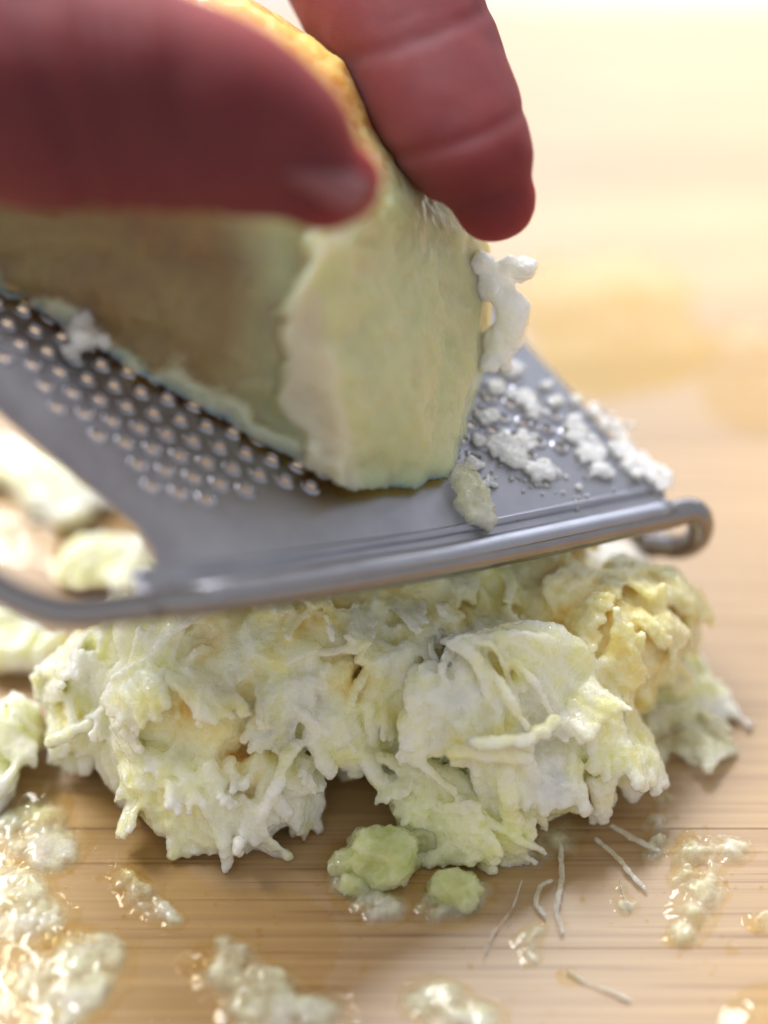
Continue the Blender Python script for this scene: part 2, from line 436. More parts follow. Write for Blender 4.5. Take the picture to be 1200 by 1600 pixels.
# ------------------------------------------------------------------ pulp builders
def strand(path, r, seg=7, flat=0.75, rag=0.3, n=6):
    P = spline(path, n); k = len(P)
    o = rng.uniform(0, 90)
    rad = np.array([r * (1 + rag * mnoise.noise(Vector((i * 0.6 + o, 0, 0)))) for i in range(k)])
    rad[0] *= 0.8; rad[-1] *= 0.92
    P = P + np.array([[0.35 * r * mnoise.noise(Vector((i * 0.5 + o, j * 9.1, 3))) for j in range(3)] for i in range(k)])
    return tube(P, rad, seg, flat)
def flake(a, b, c, d, K, r, bulge=0.3, jit=0.25, sag=None):
    """strands fused side by side: roots between a and b, tips between c and d ((px, py, height))"""
    A, B, Cc, Dd = [Z(*q) for q in (a, b, c, d)]; out = []
    for i in range(K):
        t = (i + rng.uniform(-0.3, 0.3)) / max(K - 1, 1); t = min(max(t, 0), 1)
        s = A + (B - A) * t; e = Cc + (Dd - Cc) * t
        e = s + (e - s) * (1 + rng.uniform(-jit, jit * 0.6))
        side = rng.uniform(-0.12, 0.12)
        m1 = s + (e - s) * 0.35 + np.array([side, 0, bulge * rng.uniform(0.8, 1.2)])
        m2 = s + (e - s) * 0.72 + np.array([side * 0.5, 0, bulge * 0.75 * rng.uniform(0.7, 1.3)])
        e = e.copy(); e[2] = max(e[2], 0.05)
        out.append(strand([s, m1, m2, e], r * rng.uniform(0.75, 1.25)))
    return out
def drape(lumps, n, flow, jit=0.7, L0=0.9, r0=0.055, lift=0.09, K=(5, 11), front=True):
    """short combs of fused shreds lying on the lumps and lifting off at their ragged ends"""
    out = []; C_ = []; flow = np.array(flow, float)
    for v, f in lumps: C_.append((v.mean(0), np.ptp(v, axis=0) / 2))
    wts = np.array([c[1][0] ** 2 for c in C_]); wts /= wts.sum()
    for _ in range(n):
        c, r = C_[rng.choice(len(C_), p=wts)]
        while True:
            q = rng.normal(size=3); q /= np.linalg.norm(q)
            if q[2] > -0.25 and q[1] < 0.55: break
        p = c + q * r; N = q / r; N /= np.linalg.norm(N)
        t = flow + rng.normal(size=3) * jit; t -= N * (t @ N); t /= np.linalg.norm(t) + 1e-9; s_ = np.cross(N, t)
        k = int(rng.integers(*K)); ln = L0 * rng.uniform(.55, 1.25); rr = r0 * rng.uniform(.75, 1.35); lf = lift * rng.uniform(.2, 2.2); cv = rng.normal() * .15
        for i in range(k):
            o = s_ * ((i - (k - 1) / 2) * rr * 1.25) + N * rng.normal() * rr * .25
            l2 = ln * rng.uniform(.74, 1.1)
            pts = [p + o - t * l2 * .5 - N * .10, p + o - t * l2 * .1 + N * .05, p + o + t * l2 * .3 + s_ * cv * .4 + N * (.05 + lf * .4), p + o + t * l2 * .62 + s_ * cv + N * lf + np.array([0, 0, -lf * .5])]
            for w in pts: w[2] = max(w[2], .03)
            out.append(strand(pts, rr * rng.uniform(.8, 1.2), seg=6, flat=.8, rag=.35, n=4))
    return out
def L(px, py, z, r, flat=1.0, rough=0.35): return lump(Z(px, py, z), (r, r, r * flat), 2, rough)
def crumbs(cx, cy, sx, sy, z, n, r):
    return [lump(Z(cx + rng.normal() * sx, cy + rng.normal() * sy, max(r * .5, z + rng.normal() * 0.12)), r * rng.uniform(0.6, 1.4), 1, 0.4) for _ in range(n)]
DISP = [(0.45, 2, 0.08, 'CLOUDS'), (0.16, 2, 0.055, 'CLOUDS'), (0.06, 1, 0.032, 'CLOUDS')]
HEAP = []
def heap_part(parts, tint):
    HEAP.append((merge(parts), tint))
def clump(name, parts, mat, label, group='clumps of the grated heap', voxel=0.032, disp=DISP, smooth=3, cat='fruit pulp'):
    me = fuse(parts, voxel, smooth, disp, 0)
    return link(name, me, M[mat], label=label, category=cat, group=group)
def shreds(parent, specs, mat):
    for path, r in specs:
        me = fuse([strand([Z(*q) for q in path], r, seg=8, rag=0.35)], 0.03, 1, [(0.12, 1, 0.05, 'CLOUDS')])
        link('shred', me, M[mat], parent)

# ------------------------------------------------------------------ the heap
# left, large knobbly clump
B = [L(190, 1080, .7, .82, .8), L(162, 1130, .5, .54), L(198, 1030, 1.2, .66), L(260, 1000, 1.6, .72), L(350, 1030, 1.5, .8), L(330, 1110, 1.1, .75),
     L(430, 1010, 1.7, .7), L(270, 1090, 1.2, .7), L(440, 1090, 1.2, .58), L(500, 1000, 1.7, .62), L(560, 960, 1.9, .5), L(230, 1150, .7, .5)]
P = B + drape(B, 85, (-.15, -1, -.5), .75)
P += flake((140, 990, 1.2), (220, 980, 1.5), (105, 1185, .3), (215, 1215, .3), 9, .13, .35) + flake((170, 1060, 1.1), (270, 1060, 1.3), (120, 1200, .3), (260, 1205, .4), 9, .11, .3)
P += flake((330, 1050, 1.7), (470, 1030, 1.8), (300, 1170, .9), (420, 1165, .9), 11, .11, .25) + flake((470, 1010, 2.0), (580, 970, 2.1), (430, 1100, 1.3), (540, 1080, 1.4), 10, .10, .25)
heap_part(P, (0, 0))
# low clump in front left with a dripping tip
B = [L(310, 1210, .6, .52), L(280, 1260, .35, .42), L(390, 1240, .4, .46), L(430, 1210, .5, .42), L(330, 1285, .3, .34), L(250, 1200, .6, .34)]
P = B + drape(B, 34, (.1, -1, -.6), .6, L0=.7, r0=.056)
P += flake((220, 1170, 1.0), (330, 1190, 1.0), (270, 1325, .12), (370, 1330, .15), 9, .11, .35) + flake((330, 1200, .9), (470, 1190, .9), (340, 1310, .2), (480, 1250, .3), 9, .10, .3)
P += [strand([Z(330, 1260, .6), Z(345, 1310, .4), Z(353, 1335, .22), Z(357, 1356, .06)], .11), strand([Z(215, 1185, 1.0), Z(225, 1230, .8), Z(245, 1280, .4)], .12),
      strand([Z(400, 1290, .5), Z(430, 1230, 1.0), Z(450, 1180, 1.2), Z(470, 1160, 1.3)], .11)]
heap_part(P, (0, 0))
# middle ridge with a jagged hanging edge
B = [L(560, 1080, 1.1, .5), L(620, 1060, 1.2, .5), L(500, 1120, .9, .42), L(560, 1140, .7, .42), L(660, 1000, 1.5, .5), L(620, 970, 1.7, .5), L(610, 1160, .5, .42)]
P = B + drape(B, 38, (.25, -1, -.7), .5, L0=.85)
P += flake((440, 1080, 1.6), (650, 1000, 1.9), (430, 1170, 1.0), (640, 1120, 1.2), 15, .105, .3) + flake((470, 1120, 1.4), (570, 1100, 1.4), (505, 1215, .75), (600, 1200, .6), 8, .105, .25)
P += [strand([Z(480, 1140, 1.3), Z(500, 1180, 1.1), Z(518, 1212, .85)], .12), strand([Z(560, 1170, 1.0), Z(590, 1215, .75), Z(616, 1248, .5)], .12), strand([Z(690, 960, 2.0), Z(640, 1020, 1.8), Z(590, 1080, 1.5)], .12)]
heap_part(P, (0, 0))
# right clump: a fan of strands
B = [L(790, 1120, .9, .85, .9), L(880, 1110, .9, .75, .9), L(730, 1100, 1.0, .6), L(840, 1210, .5, .6), L(930, 1170, .6, .52), L(760, 1040, 1.4, .5)]
P = B + drape(B, 40, (.35, -1, -.7), .35, L0=1.1, r0=.06)
P += flake((690, 1000, 2.1), (800, 985, 2.2), (830, 1270, .35), (985, 1150, .6), 17, .10, .55, .12) + flake((760, 990, 2.2), (830, 1000, 2.1), (930, 1250, .35), (1000, 1160, .5), 11, .10, .5, .12)
P += flake((700, 1005, 2.35), (790, 990, 2.4), (800, 1180, 1.2), (960, 1110, 1.0), 9, .065, .4, .15)
P += flake((650, 1050, 1.9), (740, 1020, 2.1), (650, 1185, 1.2), (790, 1190, 1.2), 13, .11, .25, .12) + flake((700, 1120, 1.6), (830, 1150, 1.4), (770, 1290, .4), (850, 1300, .25), 9, .10, .3)
P += flake((840, 1190, 1.0), (960, 1150, 1.0), (860, 1260, .45), (1000, 1235, .3), 10, .10, .2)
P += [strand([Z(940, 1150, 1.1), Z(945, 1210, .8), Z(940, 1275, .3)], .15), strand([Z(985, 1140, .9), Z(1005, 1190, .6), Z(1012, 1225, .35)], .12),
      strand([Z(790, 1200, 1.2), Z(795, 1260, .8), Z(812, 1310, .25)], .13), strand([Z(640, 1110, 1.6), Z(640, 1160, 1.4), Z(636, 1185, 1.2)], .14)]
heap_part(P, (0, 0))
# golden lump behind on the right
B = [L(940, 1000, 1.3, .78), L(900, 960, 1.5, .62), L(1000, 960, 1.2, .62), L(960, 1050, .8, .6), L(1020, 1010, .8, .5), L(850, 960, 1.6, .52)]
P = B + drape(B, 40, (.4, -1, -.4), .9, L0=.6, r0=.056, lift=.05) + flake((860, 920, 2.0), (1000, 930, 1.8), (880, 1030, 1.5), (1050, 1010, 1.0), 10, .12, .25)
heap_part(P, (.55, 0))
# lumps directly below the wire
B = [L(680, 930, 1.9, .5), L(740, 900, 2.0, .5), L(640, 925, 1.8, .42), L(700, 945, 1.7, .36)]
P = B + drape(B, 18, (0, -1, -.6), .6, L0=.5, r0=.056) + flake((620, 900, 2.4), (760, 885, 2.4), (640, 955, 1.7), (760, 935, 1.8), 9, .12, .15)
heap_part(P, (0, .7))
B = [L(830, 905, 1.6, .6), L(790, 940, 1.5, .5), L(860, 890, 1.6, .5), L(770, 975, 1.4, .45)]
P = B + drape(B, 18, (.2, -1, -.6), .6, L0=.7) + flake((790, 880, 2.1), (880, 870, 2.0), (780, 960, 1.6), (890, 940, 1.5), 8, .12, .2)
heap_part(P, (.55, 0))
# dense core that carries the clumps
B = [L(480, 1040, .4, 1.2, .6), L(330, 1050, .4, 1.1, .6), L(640, 1080, .3, 1.1, .6), L(800, 1080, .4, 1.2, .6), L(560, 1160, .2, .65, .5), L(900, 1060, .4, .9, .7), L(680, 990, .5, 1.0, .8), L(560, 950, .9, .8, .9)]
P = B + flake((420, 940, 2.0), (600, 925, 2.1), (420, 980, 1.7), (600, 990, 1.6), 10, .14, .1)
heap_part(P, (0.7, 0))
# wet green base and cubes in front
B = [L(660, 1235, .3, .5, .7), L(720, 1260, .25, .5, .6), L(780, 1280, .2, .42, .5), L(640, 1200, .35, .42)]
P = B + drape(B, 24, (.4, -1, -.4), .6, L0=.7, r0=.056) + flake((590, 1180, .9), (700, 1200, .9), (680, 1290, .2), (800, 1310, .15), 10, .09, .15)
heap_part(P, (0, .7))
FINE = [([(75, 1160, .9), (100, 1150, 1.0), (140, 1128, 1.1), (165, 1120, 1.0)], .10), ([(300, 1150, 1.0), (335, 1120, 1.3), (350, 1085, 1.5)], .07), ([(470, 1075, 1.7), (430, 1100, 1.5), (395, 1150, 1.1)], .08), ([(500, 1020, 2.1), (560, 1010, 2.2), (585, 985, 2.2)], .08), ([(290, 1235, .95), (320, 1260, .85), (340, 1300, .5)], .07), ([(385, 1300, .4), (400, 1250, .8), (420, 1205, 1.05)], .07), ([(225, 1200, 1.0), (285, 1205, 1.1), (330, 1230, .95)], .08), ([(600, 1010, 1.95), (565, 1060, 1.85), (545, 1110, 1.5)], .07), ([(660, 1010, 1.95), (640, 1060, 1.7), (600, 1110, 1.4)], .07), ([(450, 1090, 1.7), (480, 1120, 1.6), (520, 1150, 1.3)], .08), ([(690, 985, 2.0), (672, 1010, 2.05), (690, 1045, 1.95)], .06), ([(735, 1160, 1.75), (790, 1160, 1.7), (835, 1150, 1.6), (872, 1122, 1.65)], .10), ([(700, 1175, 1.6), (760, 1180, 1.6), (830, 1185, 1.45)], .11), ([(765, 995, 2.35), (830, 1060, 2.1), (880, 1150, 1.4)], .06), ([(740, 1000, 2.35), (790, 1080, 2.15), (825, 1140, 1.7)], .06), ([(800, 990, 2.25), (880, 1050, 1.95), (940, 1130, 1.2)], .06), ([(920, 1215, .9), (935, 1240, .7), (945, 1280, .3)], .12), ([(960, 1090, 1.2), (972, 1150, 1.0), (985, 1220, .5)], .08), ([(710, 1010, 2.2), (690, 1045, 2.2), (700, 1075, 2.0)], .06), ([(650, 1185, 1.3), (700, 1230, 1.0), (735, 1265, .6)], .08), ([(1000, 930, 1.8), (1035, 950, 1.5), (1050, 985, 1.1)], .13)]
heap_part([strand([Z(q[0], q[1], q[2] - .05) for q in path], r * .9, seg=8) for path, r in FINE], (.1, 0))
me = fuse([p for p, _ in HEAP], .027, 1, DISP)
co = np.empty(len(me.vertices) * 3); me.vertices.foreach_get('co', co); co = co.reshape(-1, 3)
wsum = np.zeros(len(co)); tg = np.zeros(len(co)); tn = np.zeros(len(co))
for (pv, _), (g_, n_) in HEAP:                       # the golden and the green parts of the fruit keep their own colour
    sub = pv[::7]; kd = KDTree(len(sub))
    for k0, q in enumerate(sub): kd.insert(q, k0)
    kd.balance(); best = np.array([kd.find(q)[2] for q in co]); w = np.exp(-(best / .12) ** 2) + 1e-6
    wsum += w; tg += w * g_; tn += w * n_
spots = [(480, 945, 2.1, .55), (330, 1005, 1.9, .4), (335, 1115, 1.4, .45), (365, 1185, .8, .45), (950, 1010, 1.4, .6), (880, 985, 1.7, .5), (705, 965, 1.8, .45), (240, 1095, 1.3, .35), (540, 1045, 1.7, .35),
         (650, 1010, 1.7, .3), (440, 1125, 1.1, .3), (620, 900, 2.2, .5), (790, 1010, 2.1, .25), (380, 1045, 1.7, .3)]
hollow_glow = np.zeros(len(co))
for sx, sy, sz, sr in spots:                          # warm glow of the hollows painted in as gold, partly oxidised fruit
    d2 = ((co - Z(sx, sy, sz)) ** 2).sum(1); hollow_glow = np.maximum(hollow_glow, np.exp(-d2 / (sr * sr * 1.3)))
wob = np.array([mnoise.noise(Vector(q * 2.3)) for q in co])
tg = np.maximum(tg / wsum, np.clip(hollow_glow * (1 + .9 * wob), 0, 1) * .9) * wsum
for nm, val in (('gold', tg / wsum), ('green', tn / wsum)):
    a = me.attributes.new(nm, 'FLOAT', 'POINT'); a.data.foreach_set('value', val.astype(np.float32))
print('heap faces', len(me.polygons))
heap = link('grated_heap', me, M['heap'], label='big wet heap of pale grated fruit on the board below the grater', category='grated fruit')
shreds(heap, [([(735, 1160, 1.75), (790, 1160, 1.7), (835, 1150, 1.6), (872, 1122, 1.65)], .10), ([(75, 1160, .9), (100, 1150, 1.0), (140, 1128, 1.1)], .10), ([(960, 1090, 1.2), (972, 1150, 1.0), (985, 1220, .5)], .09),
              ([(690, 985, 2.0), (672, 1010, 2.05), (690, 1045, 1.95)], .05), ([(705, 990, 2.1), (700, 1030, 2.1), (715, 1050, 2.0)], .05), ([(590, 1215, .7), (610, 1240, .55), (618, 1250, .5)], .09)], 'pulp')
def chunk_bit(px, py, r, sq, label):
    c = Z(px, py, 0); v = []
    for a in range(7):
        for zz, k in ((.02, 1.0), (.5, 1.08), (1.0, .72)):
            t = a / 7 * 6.283 + rng.uniform(-.25, .25); q = k * rng.uniform(.85, 1.15)
            v.append(c + np.array([math.cos(t) * r * q, math.sin(t) * r * .8 * q, zz * sq * rng.uniform(.85, 1.1)]))
    parts = [hull(v)] + [lump(c + np.array([rng.normal() * r * .6, rng.normal() * r * .5, sq * .3]), (r * .45, r * .4, sq * .4), 2, .5) for _ in range(5)]
    return clump('fruit_bit', parts, 'pulp_green', label, group='green bits in front of the heap', smooth=1, disp=[(0.35, 2, .20, 'CLOUDS'), (0.12, 2, .08, 'CLOUDS'), (.05, 1, .03, 'CLOUDS')], cat='fruit bit')
chunk_bit(602, 1358, .44, .55, 'larger pale green chunk standing in juice in front of the heap')
chunk_bit(553, 1388, .18, .22, 'small wet green bit at the front edge of the larger chunk')
chunk_bit(712, 1398, .30, .30, 'lower green bit just right of the larger chunk')

# scattered pulp round the heap
def scatter(name, pts, label, mat='pulp', group='loose pulp on the board', flakes=(), vox=.034, cat='fruit pulp', strands=(), n=10, flow=(0, -1, -.4)):
    B = [L(x, yy, z, r, fl) for x, yy, z, r, fl in pts]
    parts = B + drape(B, n, flow, .9, L0=.6, r0=.05, lift=.05)
    for q in flakes: parts += flake(*q)
    for path, r in strands: parts.append(strand([Z(*q) for q in path], r))
    return clump(name, parts, mat, label, group=group, voxel=vox, disp=[(.35, 2, .08, 'CLOUDS'), (.12, 2, .05, 'CLOUDS')], cat=cat)
scatter('pulp_bit', [(1050, 1065, .15, .36, .45), (1090, 1085, .1, .3, .4), (1020, 1090, .2, .32, .5)], 'flattened wispy pulp trailing off to the right of the heap', 'pulp',
        flakes=[((1000, 1040, .7), (1060, 1020, .6), (1020, 1110, .2), (1130, 1110, .15), 9, .06, .1)],
        strands=[([(1040, 1030, .6), (1090, 1040, .4), (1130, 1085, .2), (1175, 1140, .06)], .05), ([(1060, 1100, .3), (1120, 1100, .2), (1150, 1120, .1), (1180, 1128, .06)], .05), ([(1030, 1100, .3), (1060, 1115, .3), (1120, 1105, .15)], .06)])
scatter('pulp_bit', [(1040, 1140, .12, .35, .4), (1080, 1150, .1, .25, .4), (1000, 1130, .2, .35, .5)], 'wet white smear of pulp at the right foot of the heap', 'mush')
scatter('pulp_bit', [(8, 1150, .35, .42, .7), (35, 1125, .4, .28, .8), (-20, 1190, .3, .4, .6)], 'bright pale chunk at the left edge beside the heap', 'pulp', flakes=[((-10, 1105, .6), (40, 1095, .6), (0, 1180, .4), (58, 1160, .3), 7, .1, .15)])
scatter('pulp_bit', [(25, 1000, .35, .36, .7), (55, 1012, .3, .24, .7), (-5, 980, .35, .4, .7)], 'pale rounded bit below the left bend of the wire', 'pulp')
scatter('pulp_bit', [(60, 740, .15, .6, .28), (110, 780, .12, .48, .28), (10, 720, .15, .6, .28), (140, 770, .1, .3, .3)], 'sunlit glossy pulp seen through the grater opening, upper one', 'pulp', flakes=[((0, 710, .45), (80, 710, .45), (60, 800, .2), (170, 790, .2), 10, .07, .1)], vox=.05)
scatter('pulp_bit', [(170, 880, .3, .5, .5), (210, 890, .4, .5, .6), (120, 890, .2, .4, .4)], 'stringy pale pulp seen through the grater opening, lower one', 'pulp', flakes=[((150, 840, .6), (230, 835, .7), (90, 915, .2), (220, 920, .4), 12, .06, .2)], vox=.045)
scatter('pulp_bit', [(940, 880, .3, .42, .5), (900, 870, .4, .35, .6)], 'bright bit of pulp behind the heap below the wire hook', 'pulp_white', vox=.05)

# ------------------------------------------------------------------ wet mush, juice and threads in the foreground
def film(blobs, res, rough, grain=0.0, cut=0.10, power=1.0):
    """liquid lying on the board: swollen, with a thin wavy rim; blobs are (px, py, radius, height)"""
    C_ = [(Z(x, yy, 0), r, h) for x, yy, r, h in blobs]
    lo = np.min([c - r * 1.5 for c, r, h in C_], 0); hi = np.max([c + r * 1.5 for c, r, h in C_], 0)
    xs, ys = np.arange(lo[0], hi[0], res), np.arange(lo[1], hi[1], res); sd = rng.uniform(0, 90)
    X, Y = np.meshgrid(xs, ys, indexing='ij'); k = 1.0 / max(r for _, r, _ in C_)
    W1 = np.array([[mnoise.fractal(Vector((x * 1.6 * k + sd, yy * 1.6 * k, .3)), .9, 2.1, 4) for yy in ys] for x in xs])
    W2 = np.array([[mnoise.noise(Vector((x * 5 + sd, yy * 5, 2.3))) for yy in ys] for x in xs])
    F = np.zeros_like(X); Hh = np.zeros_like(X)
    for c, r, h in C_:
        d = ((X - c[0]) ** 2 + (Y - c[1]) ** 2) / (r * r)
        q = np.exp(-d * 1.9); F += q; Hh += q * h
    T = F * (1 + rough * 1.3 * W1) - 0.22
    Hm = Hh / np.maximum(F, 1e-6)
    t = np.clip(T / .75, 0, None); t = np.minimum(t, 1.6)
    body = np.where(t > 0, np.clip(t, 0, 1.0) ** .8 * (0.5 + .5 * np.clip(t, 0, 1.6)), 0)
    H = Hm * body * (1 + .12 * W2)
    if grain: 
        W3 = np.array([[mnoise.fractal(Vector((x * 9 + sd, yy * 9, 5.1)), .8, 2.2, 3) for yy in ys] for x in xs]); H = H * (1 + grain * W3)
    idx = -np.ones(X.shape, int); vs = []; th = []
    use = T > 0; keep = use.copy()
    keep[:-1] |= use[1:]; keep[1:] |= use[:-1]; keep[:, :-1] |= use[:, 1:]; keep[:, 1:] |= use[:, :-1]
    for i, j in zip(*np.nonzero(keep)):
        idx[i, j] = len(vs); vs.append((X[i, j], Y[i, j], .003 + max(H[i, j], 0))); th.append(float(min(max(T[i, j], 0), 1)))
    fs = [[idx[i, j], idx[i + 1, j], idx[i + 1, j + 1], idx[i, j + 1]] for i in range(len(xs) - 1) for j in range(len(ys) - 1)
          if min(idx[i, j], idx[i + 1, j], idx[i + 1, j + 1], idx[i, j + 1]) >= 0]
    me = mesh(vs, fs); a = me.attributes.new('thick', 'FLOAT', 'POINT'); a.data.foreach_set('value', th); return me
def juice(blobs, label, name='juice_puddle', rough=.35, res=None, mat='juice'):
    res = res or max(.02, max(b[2] for b in blobs) / 28)
    return link(name, film(blobs, res, rough), M[mat], label=label, category='juice', group='juice on the board')
def wet(blobs, label, rough=.6, grain=.10, res=.03):
    return link('mush_blob', film(blobs, res, rough, grain), M['wetmush'], label=label, category='fruit mush', group='wet mush in the foreground')
juice([(900, 480, 1.3, .018), (980, 450, 1.2, .018), (1010, 540, 1.2, .018), (930, 570, 1.0, .018)], 'broad yellowish juice puddle behind the grater at the upper right', rough=.2, mat='juice_amber')
juice([(1190, 620, 1.1, .015), (1170, 540, .8, .015)], 'pale juice film at the right edge behind the grater')
juice([(858, 408, .26, .12), (845, 418, .2, .1)], 'bright juice drop just right of the fingertip')
juice([(985, 464, .24, .14)], 'bright drop standing in the broad puddle', name='juice_drop')
juice([(1175, 600, .14, .09)], 'small bright drop at the right edge behind the grater', name='juice_drop')
juice([(90, 1350, 1.3, .03), (200, 1480, 1.4, .03), (40, 1560, 1.4, .03), (330, 1560, 1.2, .03), (420, 1470, .8, .025)], 'broad thin juice film wetting the lower left of the board', rough=.4)
juice([(60, 760, 1.0, .05), (120, 830, .9, .05), (20, 820, .9, .05)], 'glossy juice round the bits seen through the grater opening', rough=.4)
juice([(560, 1370, .5, .07), (600, 1400, .5, .06), (640, 1370, .5, .06), (535, 1340, .25, .06)], 'clear juice pooled round the green chunk in front of the heap')
juice([(715, 1405, .5, .06), (690, 1390, .4, .05)], 'clear juice pooled round the lower green bit')
juice([(1210, 1590, .5, .03), (1190, 1620, .5, .03)], 'wet edge of juice at the lower right corner', rough=.15)
juice([(70, 1258, .40, .26), (55, 1275, .35, .2)], 'large clear juice bubble at the left edge below the heap', rough=.2)
juice([(110, 1468, .32, .15), (150, 1478, .24, .13), (90, 1462, .2, .12)], 'glossy juice drop near the lower left with a wide highlight')
juice([(195, 1368, .24, .16), (215, 1385, .2, .13)], 'tilted wet drop left of the drip of the front clump')
juice([(330, 1498, .32, .17), (300, 1505, .2, .12)], 'round glossy drop at the bottom of the frame left of centre')
juice([(1075, 1310, .16, .14), (1062, 1330, .14, .12)], 'curved wet drop at the top of the lower right mush', name='juice_drop')
juice([(1065, 1360, .16, .13), (1085, 1362, .12, .1)], 'flat bright drop in the middle of the lower right mush', name='juice_drop')
juice([(1085, 1436, .13, .12)], 'round bright drop low in the right mush', name='juice_drop')
juice([(1065, 1465, .15, .11), (1045, 1470, .1, .1)], 'lowest bright drop of the right mush', name='juice_drop')
juice([(18, 1412, .2, .13)], 'round bright drop at the left edge', name='juice_drop')
juice([(45, 1385, .13, .1)], 'small bright drop above the round one at the left edge', name='juice_drop')
juice([(98, 1510, .15, .1)], 'small bright drop under the glossy lower left drop', name='juice_drop')
juice([(90, 1590, .13, .1)], 'bright drop cut by the bottom edge near the lower left corner', name='juice_drop')
juice([(888, 1527, .15, .10)], 'single round drop at the bottom right of centre', name='juice_drop', rough=.1)
juice([(1143, 1484, .09, .06)], 'small drop below the lower right mush', name='juice_drop')
juice([(1180, 1443, .16, .1)], 'drop on the right edge beside the tiny mush', name='juice_drop')
juice([(155, 1373, .06, .05)], 'tiny drop left of the tilted drop', name='juice_drop')

wet([(60, 1275, .45, .1), (40, 1320, .5, .07), (90, 1320, .45, .06), (20, 1280, .4, .06), (85, 1345, .3, .05)], 'pale mush under the large bubble at the left edge')
wet([(40, 1410, .45, .07), (20, 1380, .4, .06), (70, 1440, .4, .05), (0, 1450, .5, .05)], 'pale mush with small drops low on the left edge')
wet([(200, 1378, .26, .12), (225, 1405, .28, .1), (255, 1428, .24, .06), (275, 1440, .16, .04)], 'small tilted mush blob left of the pointed drip')
wet([(120, 1500, .5, .08), (140, 1540, .5, .06), (60, 1530, .5, .05), (165, 1495, .35, .06), (90, 1580, .5, .04)], 'thin spread mush near the lower left corner')
wet([(345, 1515, .38, .15), (385, 1530, .36, .15), (420, 1545, .36, .11), (450, 1585, .45, .1), (390, 1585, .45, .1), (500, 1590, .5, .06), (380, 1490, .25, .07), (350, 1470, .16, .04)], 'wide frothy mush at the bottom left of centre', grain=.15)
wet([(1080, 1335, .3, .12), (1085, 1380, .34, .13), (1080, 1435, .32, .11), (1120, 1335, .3, .09), (1155, 1330, .22, .06), (1065, 1465, .22, .08), (1110, 1400, .25, .08)], 'greenish wet mush streaking down the lower right', grain=.15)
wet([(1018, 1335, .2, .1), (1030, 1320, .16, .12)], 'pale scrap of mush left of the greenish streak')
wet([(825, 1470, .2, .05), (830, 1500, .14, .04), (843, 1450, .14, .05)], 'small filmy scrap below the thin threads')
wet([(978, 1415, .18, .05), (970, 1390, .1, .04)], 'faint scrap of mush right of the thin threads')
wet([(1195, 1440, .22, .12)], 'tiny pale drop of mush at the right edge')
wet([(690, 1580, .4, .05), (750, 1592, .35, .04), (660, 1555, .3, .04), (700, 1550, .2, .04)], 'thin greyish film of mush at the bottom centre', grain=.15)
wet([(1020, 1290, .24, .08), (1035, 1250, .2, .08)], 'watery scrap at the right foot of the fan')
wet([(560, 1400, .4, .08), (600, 1420, .35, .07), (545, 1375, .3, .08)], 'frothy rim of mush in the juice before the green chunk', grain=.15)
wet([(700, 1410, .4, .09), (740, 1395, .3, .07), (670, 1420, .25, .05)], 'frothy mush round the lower green bit', grain=.15)
wet([(760, 1330, .4, .05), (820, 1330, .4, .05), (880, 1310, .35, .05)], 'thin shaded film of mush along the foot of the fan', grain=.15)

def thread(path, r, label, mat='thread'):
    r *= .6; me = fuse([strand([Z(*q) for q in path], r, seg=8, n=8)], max(.016, r * .45), 1, [(.1, 1, .03, 'CLOUDS')])
    return link('pulp_thread', me, M[mat], label=label, category='fruit thread', group='loose threads on the board')
thread([(875, 1315, .08), (878, 1370, .07), (870, 1420, .06), (878, 1458, .05)], .065, 'straight pale thread pointing at the viewer in front of the fan')
thread([(862, 1375, .07), (845, 1385, .08), (838, 1410, .06), (852, 1432, .05)], .06, 'short bent thread left of the straight one')
thread([(815, 1375, .05), (800, 1420, .05), (770, 1460, .05), (755, 1500, .04)], .03, 'very thin curved thread left of centre in the foreground')
thread([(808, 1425, .04), (795, 1440, .04), (790, 1450, .04)], .025, 'tiny thread beside the very thin curved one')
thread([(930, 1310, .07), (965, 1340, .06), (985, 1365, .06), (1010, 1390, .05)], .06, 'diagonal thread between the fan and the right mush')
thread([(955, 1290, .1), (990, 1310, .08), (1030, 1330, .07)], .07, 'upper diagonal thread reaching to the right mush')
thread([(968, 1375, .05), (975, 1400, .05), (985, 1420, .04)], .03, 'small upright thread under the diagonal thread')
thread([(885, 1515, .04), (920, 1535, .04), (960, 1550, .04), (985, 1565, .03)], .045, 'faint thread trailing right from the round drop')

# countless tiny wet beads
bv, bf = [], []
hv_, hf_ = ico(1)
def bead(p, r):
    o = len(bv)
    for q in hv_: bv.append(p + q * np.array([r, r, r * .7]) + np.array([0, 0, r * .35]))
    bf.extend([[i + o for i in t_] for t_ in hf_])
for cx, cy, sx, sy, n in [(60, 1340, 50, 60, 40), (250, 1420, 60, 40, 25), (120, 1540, 90, 40, 40), (420, 1510, 90, 50, 90), (560, 1400, 40, 30, 40), (520, 1350, 12, 25, 12), (1090, 1400, 60, 70, 60), (850, 1480, 60, 60, 12), (720, 1560, 80, 30, 50), (1060, 1250, 60, 60, 20), (1130, 1500, 50, 40, 8)]:
    for _ in range(n): bead(Z(cx + rng.normal() * sx, cy + rng.normal() * sy, 0.004), rng.choice([.012, .018, .025, .035], p=[.4, .35, .18, .07]))
link('juice_beads', mesh(np.array(bv), bf), M['juice'], label='tiny juice beads sprinkled over the foreground of the board', category='juice', kind='stuff')
